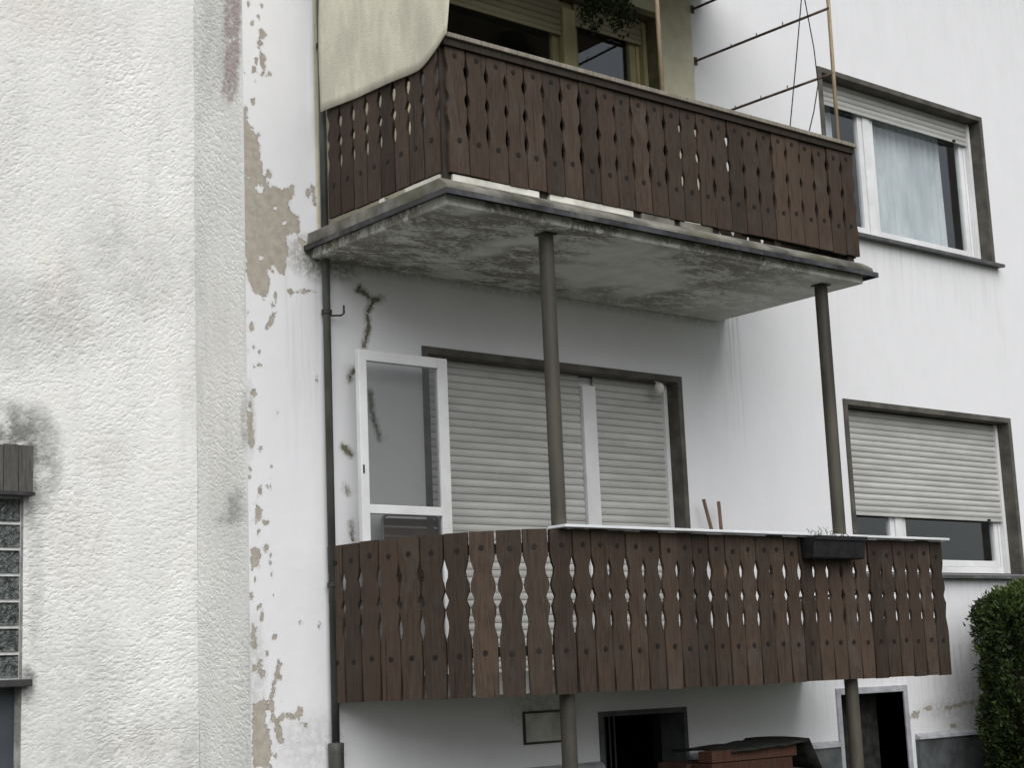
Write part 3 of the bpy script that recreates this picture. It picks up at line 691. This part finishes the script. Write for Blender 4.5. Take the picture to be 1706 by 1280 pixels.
for z in (-.36, .20):
    inn = arc_pts(EA-.006, EB-.006, 24); inn2 = arc_pts(EA-.036, EB-.036, 24)[::-1]
    b = MB(); b.prism([(x, y-.002, z) for x, y in inn]+[(x, y-.002, z) for x, y in inn2], (0, 0, .055)); put('rail', b.mesh('rail', RAILW), LB)
    put('rail', MB().box(EX0+EA+.01, LX1-.01, -EB+.003, -EB+.033, z, z+.055).mesh('rail', RAILW), LB)
for x in (1.42, 2.25, 3.05, 3.62, 4.6):
    put('railing_post', MB().box(x-.02, x+.02, -EB+.035, -EB+.075, -.44, .32).mesh('railing_post', RAILW), LB)
b = MB(); b.prism([(1.20,-1.335,.330),(4.715,-1.335,.330),(4.76,-1.25,.330),(4.70,-1.185,.330),(1.20,-1.185,.330)], (0, 0, .016)); put('cap_rail', b.mesh('cap_rail', LEDGE), LB, bevel=.003)
b = MB()
for z in (-.2, .02, .30): b.tube([(LX1-.03, -EB+.06, z), (LX1-.03, -.004, z)], .012, 8)
put('side_bar', b.mesh('side_bar', DARKM), LB)

# ---- posts under the balconies
for x in (1.299, 3.7475):
    b = MB(); b.tube([(x, -1.17, GZ), (x, -1.17, 2.043)], .0435, 16, False)
    po = put('balcony_post', b.mesh('balcony_post', STEEL, True), HOUSE)
    put('post_head', MB().box(x-.047, x+.047, -1.217, -1.123, 2.036, 2.0445).mesh('post_head', DARKM), po)

# =================================================================== rough rendered neighbour on the left
NBR = thing('neighbouring_house', 'rough grey-white rendered house wall with narrow glass block window', 'house', (-2.5, RY, GZ))
def qn(x, y): return on_y(x, y, RY)[[0, 2]]
bx1 = qn(38, 950)[0]; bz1 = qn(20, 828)[1]; bz0 = qn(20, 1133)[1]; PITCHB = (bz1-bz0)/7.0
nb_hole = [(bx1-2*PITCHB, bx1, bz0, bz1), (bx1-.95, bx1, GZ+.0, bz0-.04)]
xs3 = merge_lines(np.concatenate([np.arange(-6, -1.4, .1), np.arange(-1.4, -.0001, .008), [0.0]]), np.array([h for q_ in nb_hole for h in q_[:2]]))
zs3 = merge_lines(np.concatenate([np.arange(GZ, -1.1, .08), np.arange(-1.1, 3.9, .008), np.arange(3.9, 7.6, .08)]), np.array([h for q_ in nb_hole for h in q_[2:]]))
v, f = grid_wall(xs3, zs3, nb_hole, [.1, .14], RY, 0)
v = np.array(v); nv = len(v)-8*len(nb_hole)
v[:nv, 1] -= thrown(v[:nv, 0], v[:nv, 2], 77)*np.clip((v[:nv, 0]+1.5)/.1, 0, 1); v = v.tolist()
b = MB(); b.v = v; b.f = f; b.m = [0]*len(f); me = b.mesh('wall', ROUGH)
Pn = np.array(v)[:, [0, 2]]; dn = np.zeros(len(Pn)); yn = np.zeros(len(Pn)); rn = np.zeros(len(Pn))
for (x, y, rx, rz, k) in [(15,730,.32,.22,1.0),(25,740,.2,.14,1.0),(60,765,.16,.32,.8),(48,820,.06,.25,.7),(45,1140,.06,.12,.9),(60,1000,.05,.8,.25),(230,440,.5,.35,.22),(60,540,.5,.3,.25),(250,1250,.8,.3,.3),(120,1150,.5,.4,.2)]:
    dn = np.maximum(dn, k*blob(Pn, qn(x, y), rx, rz, .8))
for (x, y, rx, rz, k) in [(60,25,.35,.2,.6),(130,900,.2,.3,.5),(90,470,.15,.25,.6),(170,760,.15,.15,.5),(130,545,.15,.1,.5),(240,1240,.2,.1,.5)]:
    yn = np.maximum(yn, k*blob(Pn, qn(x, y), rx, rz))
rn = np.maximum(rn, .5*blob(Pn, qn(395, 1262), .1, .08))
for nm, a in (('dirt_tone', dn), ('moss', rn), ('cream', yn)): set_attr(me, nm, a)
put('wall', me, NBR)
put('roof', MB().box(-6.3, -.36, RY-.5, 9, 7.56, 7.8).mesh('roof', SCREED), NBR)
gw = put('glass_block_window', MB().box(bx1-2*PITCHB+.001, bx1-.001, RY+.0305, RY+.095, bz0+.001, bz1-.001).mesh('glass_block_window', MORTAR), NBR)
hb = PITCHB/2-.0095
b = MB()
o_ = [(-hb,-hb),(hb,-hb),(hb,hb),(-hb,hb)]; i_ = [(x*.82, z*.82) for x, z in o_]
for k in range(4):
    k2 = (k+1) % 4
    b.poly([(o_[k][0],.02,o_[k][1]),(o_[k2][0],.02,o_[k2][1]),(o_[k2][0],-.012,o_[k2][1]),(o_[k][0],-.012,o_[k][1])])
    b.poly([(o_[k][0],-.012,o_[k][1]),(o_[k2][0],-.012,o_[k2][1]),(i_[k2][0],-.004,i_[k2][1]),(i_[k][0],-.004,i_[k][1])])
b.poly([(x, -.004, z) for x, z in i_]); gme = b.mesh('glass_block', GBLOCK)
for c in range(2):
    for r in range(7): put('glass_block', gme, gw, (bx1-PITCHB*(c+.5), RY+.033, bz0+PITCHB*(r+.5)))
lx, lz1 = qn(48, 742)
for k in range(9):
    xx = lx-.002-k*.085
    put('fascia_board', MB().box(xx-.082, xx, RY-.07, RY-.002, bz1+.02, lz1-.012+random.uniform(-.004,.004)).mesh('fascia_board', FASCIA), gw, bevel=.003)
put('fascia_trim', MB().box(lx-.78, lx+.004, RY-.085, RY-.003, bz1+.001, bz1+.0195).mesh('fascia_trim', DARKM), gw)
put('sill', MB().box(bx1-.5, qn(47, 1137)[0], RY-.06, RY-.002, bz0-.04, bz0-.001).mesh('sill', DARKM), gw, bevel=.004)
nd = put('door', MB().box(bx1-.949, bx1-.001, RY+.09, RY+.13, GZ, bz0-.041).mesh('door', DOORB), NBR)
put('handle', MB().tube([(bx1-.85, RY+.05, -1.0), (bx1-.72, RY+.05, -1.0)], .01, 8).mesh('handle', DARKM), nd)

# =================================================================== loose things
# yellowed side screen at the left end of the upper balcony
n1 = 26; V = []; Fc = []
XS = .466
def low(y):                                       # lower edge: level, rounding up at the outer corner
    z = 2.945-.055*min(1, -y/1.0)
    if y < -1.08: z += .135*((-1.08-y)/.265)**1.5
    return z
ys = np.linspace(-.118, -1.345, 40); zz = np.linspace(0, 1, 30)
for a in zz:
    for y in ys:
        z0_ = low(y); z = z0_+(4.565-z0_)*a; yy = y*(1+.045*min(1, max(0, (z-2.95)/.3)) if y < -1.0 else 1)
        V.append((XS+.006*math.sin(y*9+z*2)+.004*math.sin(z*7), yy, z))
n2 = len(ys)
for r in range(len(zz)-1):
    for c in range(n2-1): Fc.append((r*n2+c, r*n2+c+1, (r+1)*n2+c+1, (r+1)*n2+c))
b = MB(); b.v = V; b.f = Fc; b.m = [0]*len(Fc)
o = put('side_screen', b.mesh('side_screen', SCREEN, True)); so = o.modifiers.new('thick', 'SOLIDIFY'); so.thickness = .006
tag(o, 'yellowed cloth screen with rounded corner hanging over the upper balcony end', 'screen')

# rod frame at the other end of the upper balcony
FR = thing('rod_frame', 'bare frame of thin brown rods and pale pole above the upper railing end', 'frame', (4.0, -1.22, 3.06))
put('pole', MB().tube([(4.0,-1.215,2.99),(4.02,-1.215,4.575)], .0135, 10).mesh('pole', POLEW, True), FR)
for z, e in ((4.055, 0), (3.575, 0), (4.47, 0)):
    put('rod', MB().tube([(3.925, -.002, z), (3.96, -.6, z+.005), (4.005, -1.225, z+.012)], .010, 8).mesh('rod', ROD, True), FR)
    b = MB(); b.box(3.912, 3.938, -.012, -.001, z-.03, z+.03); put('bracket', b.mesh('bracket', ROD), FR)
    b = MB()
    for yy in (-.35, -.6, -.85): b.tube([(3.945, yy, z), (3.945, yy, z+.025)], .004, 6)
    put('pin', b.mesh('pin', ROD), FR)
o = put('prop_pole', MB().tube([(2.335,-1.17,2.99),(2.338,-1.165,4.575)], .015, 10).mesh('prop_pole', POLEW, True)); tag(o, 'single pale wooden pole rising from the middle of the upper railing', 'pole')
def wire(px_pts, Y0, label):
    pts = [on_y(x, y, Y0) for x, y in px_pts]
    o = put('hanging_wire', MB().tube(pts, .0042, 6).mesh('hanging_wire', BLACKP)); tag(o, label, 'wire')
wire([(1338,-60),(1335,0),(1326,105),(1316,214),(1315,235)], -1.12, 'thin dark wire hanging straight down to the upper cap rail')
wire([(1338,-60),(1341,0),(1356,80),(1363,140),(1356,185),(1347,223),(1345,240)], -1.1, 'thin dark wire bowing outward before reaching the upper cap rail')

# hanging plant in front of the upper balcony window
hp = on_y(1012, 6, -.35)
HP = thing('hanging_plant', 'dark trailing plant in a hanging pot before the upper balcony window', 'plant', tuple(hp))
put('pot', MB().tube([hp+np.array((0,0,z)) for z in (-.02, .0, .10, .12)], [.05, .075, .10, .105], 16).mesh('pot', BLACKP, True), HP)
put('wire', MB().tube([hp+np.array((0,0,.12)), (hp[0], hp[1], 4.587)], .003, 6).mesh('wire', DARKM), HP)
nl = 1500; a_ = rng.uniform(0, 2*np.pi, nl); t_ = rng.uniform(0, 1, nl)**.8; ro = .05+.13*np.sqrt(t_)*rng.uniform(.5, 1.1, nl)
drop = np.abs(np.sin(a_*2.5+.6))*.16+.05
ce = np.stack([hp[0]+ro*np.cos(a_)*1.25, hp[1]+ro*np.sin(a_), hp[2]+.13-t_*(drop+.10)+rng.normal(0, .01, nl)], 1)
dv = rng.normal(0, 1, (nl, 3)); dv[:, 2] -= .8; dv /= np.linalg.norm(dv, axis=1)[:, None]; sv = np.cross(dv, rng.normal(0, 1, (nl, 3))); sv /= np.linalg.norm(sv, axis=1)[:, None]
ll = rng.uniform(.014, .03, nl)[:, None]
me = bpy.data.meshes.new('foliage'); me.from_pydata(np.stack([ce-dv*ll*.4, ce+sv*ll*.35, ce+dv*ll, ce-sv*ll*.35], 1).reshape(-1, 3).tolist(), [], np.arange(4*nl).reshape(-1, 4).tolist())
me.materials.append(LEAF); set_attr(me, 'tone', np.repeat(rng.uniform(0, .35, nl), 4)); put('foliage', me, HP)

# glazed door leaf standing in the lower balcony
LY = -.17
DL = thing('door_leaf', 'white framed glass door leaf leaning against the peeling wall on the lower balcony', 'door', (1.0, LY, -.44))
q = lambda x, y: on_y(x, y, LY)
xa, xb, zt_ = q(594, 590)[0], q(745, 700)[0], q(670, 591)[2]
b = MB(); y0_, y1_ = LY-.02, LY+.02
wl_, wr_ = q(610, 700)[0]-xa, xb-q(729, 700)[0]
b.box(xa, xa+wl_, y0_, y1_, -.438, zt_); b.box(xb-wr_, xb, y0_, y1_, -.438, zt_)
b.box(xa+wl_, xb-wr_, y0_, y1_, zt_-.065, zt_); b.box(xa+wl_, xb-wr_, y0_, y1_, q(660, 858)[2], q(660, 843)[2]); b.box(xa+wl_, xb-wr_, y0_, y1_, -.438, -.36)
put('frame', b.mesh('frame', PVC), DL, bevel=.004)
put('pane', MB().box(xa+wl_, xb-wr_, LY-.003, LY+.003, q(660, 843)[2], zt_-.065).mesh('pane', GLASSD), DL)
put('pane', MB().box(xa+wl_, xb-wr_, LY-.003, LY+.003, -.36, q(660, 858)[2]).mesh('pane', GLASSD), DL)
put('lock', MB().box(xa+.012, xa+.022, y0_-.004, y0_, .74, .79).mesh('lock', DARKM), DL)

# folded garden chair behind the leaf
CHY = -.09
xc0, xc1, zc = on_y(637, 870, CHY)[0], on_y(731, 870, CHY)[0], on_y(680, 858, CHY)[2]
CH = thing('garden_chair', 'folded garden chair with brown slats and grey tube frame behind the door leaf', 'chair', ((xc0+xc1)/2, CHY, -.44))
rc = .05; pth = [(xc0, CHY-.02, -.435), (xc0, CHY, zc-rc)]+[(xc0+rc-rc*math.cos(t), CHY, zc-rc+rc*math.sin(t)) for t in np.linspace(.2, math.pi/2, 5)]
pth += [(xc1-rc+rc*math.sin(t), CHY, zc-rc+rc*math.cos(t)) for t in np.linspace(0, math.pi/2-.2, 5)]+[(xc1, CHY, zc-rc), (xc1, CHY-.02, -.435)]
put('frame', MB().tube(pth, .011, 8).mesh('frame', TUBEM, True), CH)
cs = MB().box(xc0+.012, xc1-.012, CHY-.006, CHY+.006, 0, .045).mesh('slat', CHAIRP)
for k in range(9): put('slat', cs, CH, (0, 0, zc-.07-k*.055))
put('leg', MB().tube([(xc0+.05, CHY+.03, -.43), (xc0+.05, CHY+.03, .25)], .009, 8).mesh('leg', TUBEM, True), CH)
put('leg', MB().tube([(xc1-.05, CHY+.03, -.43), (xc1-.05, CHY+.03, .25)], .009, 8).mesh('leg', TUBEM, True), CH)

# broom and mop handles
for nm, (xb_, xt_), zt2, lab in (('broom', (3.86, 3.614), .708, 'brown broom handle leaning to one side against the white balcony wall'), ('mop', (3.755, 3.766), .697, 'brown mop handle standing upright against the white balcony wall')):
    BR = thing(nm, lab, nm, (xb_, -.14, -.44))
    put('handle', MB().tube([(xb_, -.16, -.36), (xt_, -.1, zt2)], .0125, 10).mesh('handle', STICK, True), BR)
    put('head', MB().box(xb_-.12, xb_+.12, -.19, -.13, -.438, -.36).mesh('head', CHAIRP), BR, bevel=.01)

# white lamp on the shutter
LP = thing('wall_lamp', 'small white glass lamp hanging at the top of the closed balcony shutters', 'lamp', (3.31, -.02, 1.50))
put('shade', MB().tube([(3.33,.0,1.535),(3.33,.0,1.52),(3.335,-.005,1.50),(3.335,-.01,1.47),(3.33,-.01,1.455)], [.012,.03,.036,.03,.010], 12).mesh('shade', CERAM, True), LP)
put('stem', MB().tube([(3.33,.03,1.552),(3.33,.0,1.53)], .008, 8).mesh('stem', CERAM), LP)

# planter box on the lower railing
pa, pb_ = 3.22, 3.72
PL = thing('planter_box', 'black plastic planter box hooked on the outside of the lower railing', 'planter', ((pa+pb_)/2, -1.35, .18))
b = MB(); y0_, y1_ = -1.40, -1.278
b.prism([(pa, y0_+.02, .185), (pa, y1_-.01, .185), (pa, y1_, .322), (pa, y0_, .322)], (pb_-pa, 0, 0)); put('box', b.mesh('box', BLACKP), PL, bevel=.008)
put('rim', ring(MB(), pa-.008, pb_+.008, 0, .0, 0, 0, 0).mesh('rim', BLACKP) if False else MB().box(pa-.008, pb_+.008, y0_-.008, y0_-.001, .300, .326).mesh('rim', BLACKP), PL)
b = MB()
for k in range(26):
    x = random.uniform(pa+.03, pb_-.05); y = random.uniform(y0_+.03, y1_-.02); h = random.uniform(.02, .065)
    b.tube([(x, y, .31), (x+random.uniform(-.03,.03), y, .323+h*.6), (x+random.uniform(-.05,.05), y+random.uniform(-.02,.02), .323+h)], [.0025, .002, .001], 5)
put('dry_stems', b.mesh('dry_stems', m_simple('dry_stem', (.12, .13, .08), .8)), PL)

# timber stack under the lower balcony
SY0, SY1, SX0, SX1 = -.86, -.34, 2.72, 3.52
SZ = GZ+4*.148
lay, th_ = 3, .155
for r in range(lay):
    for c in range(3):
        w_ = (SY1-SY0)/3-.008; y = SY0+c*(SY1-SY0)/3
        xo, ln = random.uniform(-.04, .06), SX1-SX0+random.uniform(-.05, .1)
        z = SZ+r*th_
        o = put('timber', MB().box(-ln/2, ln/2, 0, w_, .003, th_-.003).mesh('timber', TIMBER), None, (SX0+ln/2+xo, y, z), (0, 0, random.uniform(-.01, .01)), bevel=.006)
        tag(o, 'reddish brown squared timber in the stack under the lower balcony', 'timber', 'stacked timbers under the balcony')
zt3 = SZ+lay*th_-.0
V = []; Fc = []; nx_ = 30
for i in range(nx_+1):
    u = i/nx_; x = SX0+.20+u*.82
    z = zt3+.078+.03*u+.003*math.sin(u*19) if u < .86 else zt3+.13-(u-.86)*1.5
    for k in range(7): V.append((x, SY0-.03+k*.093, z-.012*abs(k-3)/3+.002*math.sin(k*2.1+i*.9)))
for i in range(nx_):
    for k in range(6): Fc.append((i*7+k, i*7+7+k, i*7+8+k, i*7+1+k))
b = MB(); b.v = V; b.f = Fc; b.m = [0]*len(Fc)
o = put('cover_sheet', b.mesh('cover_sheet', FELT_DARK, True)); so = o.modifiers.new('thick', 'SOLIDIFY'); so.thickness = .012; so.offset = -1
tag(o, 'black roofing felt sheet covering the timber stack', 'sheet')
o = put('batten', MB().box(-.42, .38, 0, .12, 0, .07).mesh('batten', TIMBER), None, (SX0+.45, SY0+.01, zt3+.001), (0, 0, .01), bevel=.004)
tag(o, 'thin reddish brown batten lying on the timber stack under the black felt', 'batten')
for x, lab in ((SX0+.22, 'dark sawhorse under the end of the timber stack nearer the drainpipe'), (SX1-.25, 'dark sawhorse under the end of the timber stack nearer the basement door')):
    SH = thing('sawhorse', lab, 'sawhorse', (x, (SY0+SY1)/2, GZ))
    put('beam', MB().box(x-.04, x+.04, SY0-.02, SY1+.02, SZ-.09, SZ-.0005).mesh('beam', RAILW), SH)
    for sx in (-1, 1):
        for y in (SY0+.06, SY1-.06): put('leg', MB().tube([(x+sx*.16, y, GZ), (x+sx*.03, y, SZ-.06)], .022, 6).mesh('leg', RAILW), SH)

# clipped hedge at the right
HX, HY, HRX, HRY, HTOP = 7.45, -.72, 1.28, .50, .14
HG = thing('hedge', 'dense dark green clipped hedge beside the lower right window', 'hedge', (HX, HY, GZ))
N = 90000
u = rng.uniform(0, 2*np.pi, N); zf = rng.uniform(0, 1, N)
def radius(uu, z):                                   # z in 0..1 ; rounded shoulder
    sh = np.where(z > .86, np.sqrt(np.clip(1-((z-.86)/.14)**2, 0, 1)), 1.0)*(.90+.10*np.clip(z/.45, 0, 1))
    e = 3.0; r = (np.abs(np.cos(uu))**e+np.abs(np.sin(uu))**e)**(-1/e)
    bump = 1+.05*np.sin(uu*5+z*7)+.04*np.sin(uu*9-z*13)+.03*np.sin(uu*17+z*23)
    return r*(.12+.88*sh)*bump
top = rng.uniform(0, 1, N) < .22
zf = np.where(top, 1.0-rng.uniform(0, .05, N), zf)
rr = radius(u, np.where(top, .80, zf))
depthf = np.where(top, np.sqrt(rng.uniform(0, 1, N)), 1-np.abs(rng.normal(0, .05, N))+np.where(rng.uniform(0, 1, N) < .10, rng.uniform(0, .06, N), 0))
px_ = HX+HRX*rr*np.cos(u)*depthf; py_ = HY+HRY*rr*np.sin(u)*depthf
zt_cap = 1.0-.10*np.where(top, depthf**4, 0)
pz_ = GZ+(HTOP-GZ)*np.where(top, zf*zt_cap, zf)+rng.normal(0, .012, N)
cl = .5+.5*np.sin(px_*9+np.sin(pz_*7)*2)*np.sin(pz_*11+py_*8)
C0 = np.stack([px_, py_, pz_], 1)
nrm = np.stack([np.cos(u)/HRX, np.sin(u)/HRY, np.where(top, 1.5, .25)], 1); nrm /= np.linalg.norm(nrm, axis=1)[:, None]
dirv = nrm+rng.normal(0, .75, (N, 3)); dirv[:, 2] += .3; dirv /= np.linalg.norm(dirv, axis=1)[:, None]
side = np.cross(dirv, rng.normal(0, 1, (N, 3))); side /= np.linalg.norm(side, axis=1)[:, None]
ln = rng.uniform(.022, .045, N)[:, None]; wd_ = ln*rng.uniform(.22, .4, N)[:, None]
Vh = np.stack([C0-dirv*ln*.3, C0+side*wd_, C0+dirv*ln, C0-side*wd_], 1).reshape(-1, 3)
me = bpy.data.meshes.new('foliage'); Fh = np.arange(4*N).reshape(-1, 4)
me.from_pydata(Vh.tolist(), [], Fh.tolist()); me.materials.append(LEAF)
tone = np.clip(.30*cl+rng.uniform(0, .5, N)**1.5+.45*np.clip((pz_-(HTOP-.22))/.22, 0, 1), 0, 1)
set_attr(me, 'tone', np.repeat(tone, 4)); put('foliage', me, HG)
b = MB()
for k in range(9):
    x = HX-1.1+k*.27; b.tube([(x, HY, GZ), (x+.03, HY+random.uniform(-.1,.1), -1.2), (x+random.uniform(-.1,.1), HY+random.uniform(-.2,.2), -.25)], [.03, .022, .01], 7)
put('stem', b.mesh('stem', BARK), HG)
core = MB(); cv = []; nu, nz_ = 28, 12
for k in range(nz_):
    z = k/(nz_-1)
    for i in range(nu):
        a = 2*math.pi*i/nu; r = float(radius(np.array([a]), np.array([min(z, .97)]))[0])*.86
        cv.append((HX+HRX*r*math.cos(a), HY+HRY*r*math.sin(a), GZ+.02+(HTOP-.12-GZ)*z))
core.v = cv
for k in range(nz_-1):
    for i in range(nu): core.f.append((k*nu+i, k*nu+(i+1) % nu, (k+1)*nu+(i+1) % nu, (k+1)*nu+i)); core.m.append(0)
core.f.append(tuple((nz_-1)*nu+i for i in range(nu))); core.m.append(0)
put('inner_twigs', core.mesh('inner_twigs', BARK), HG)
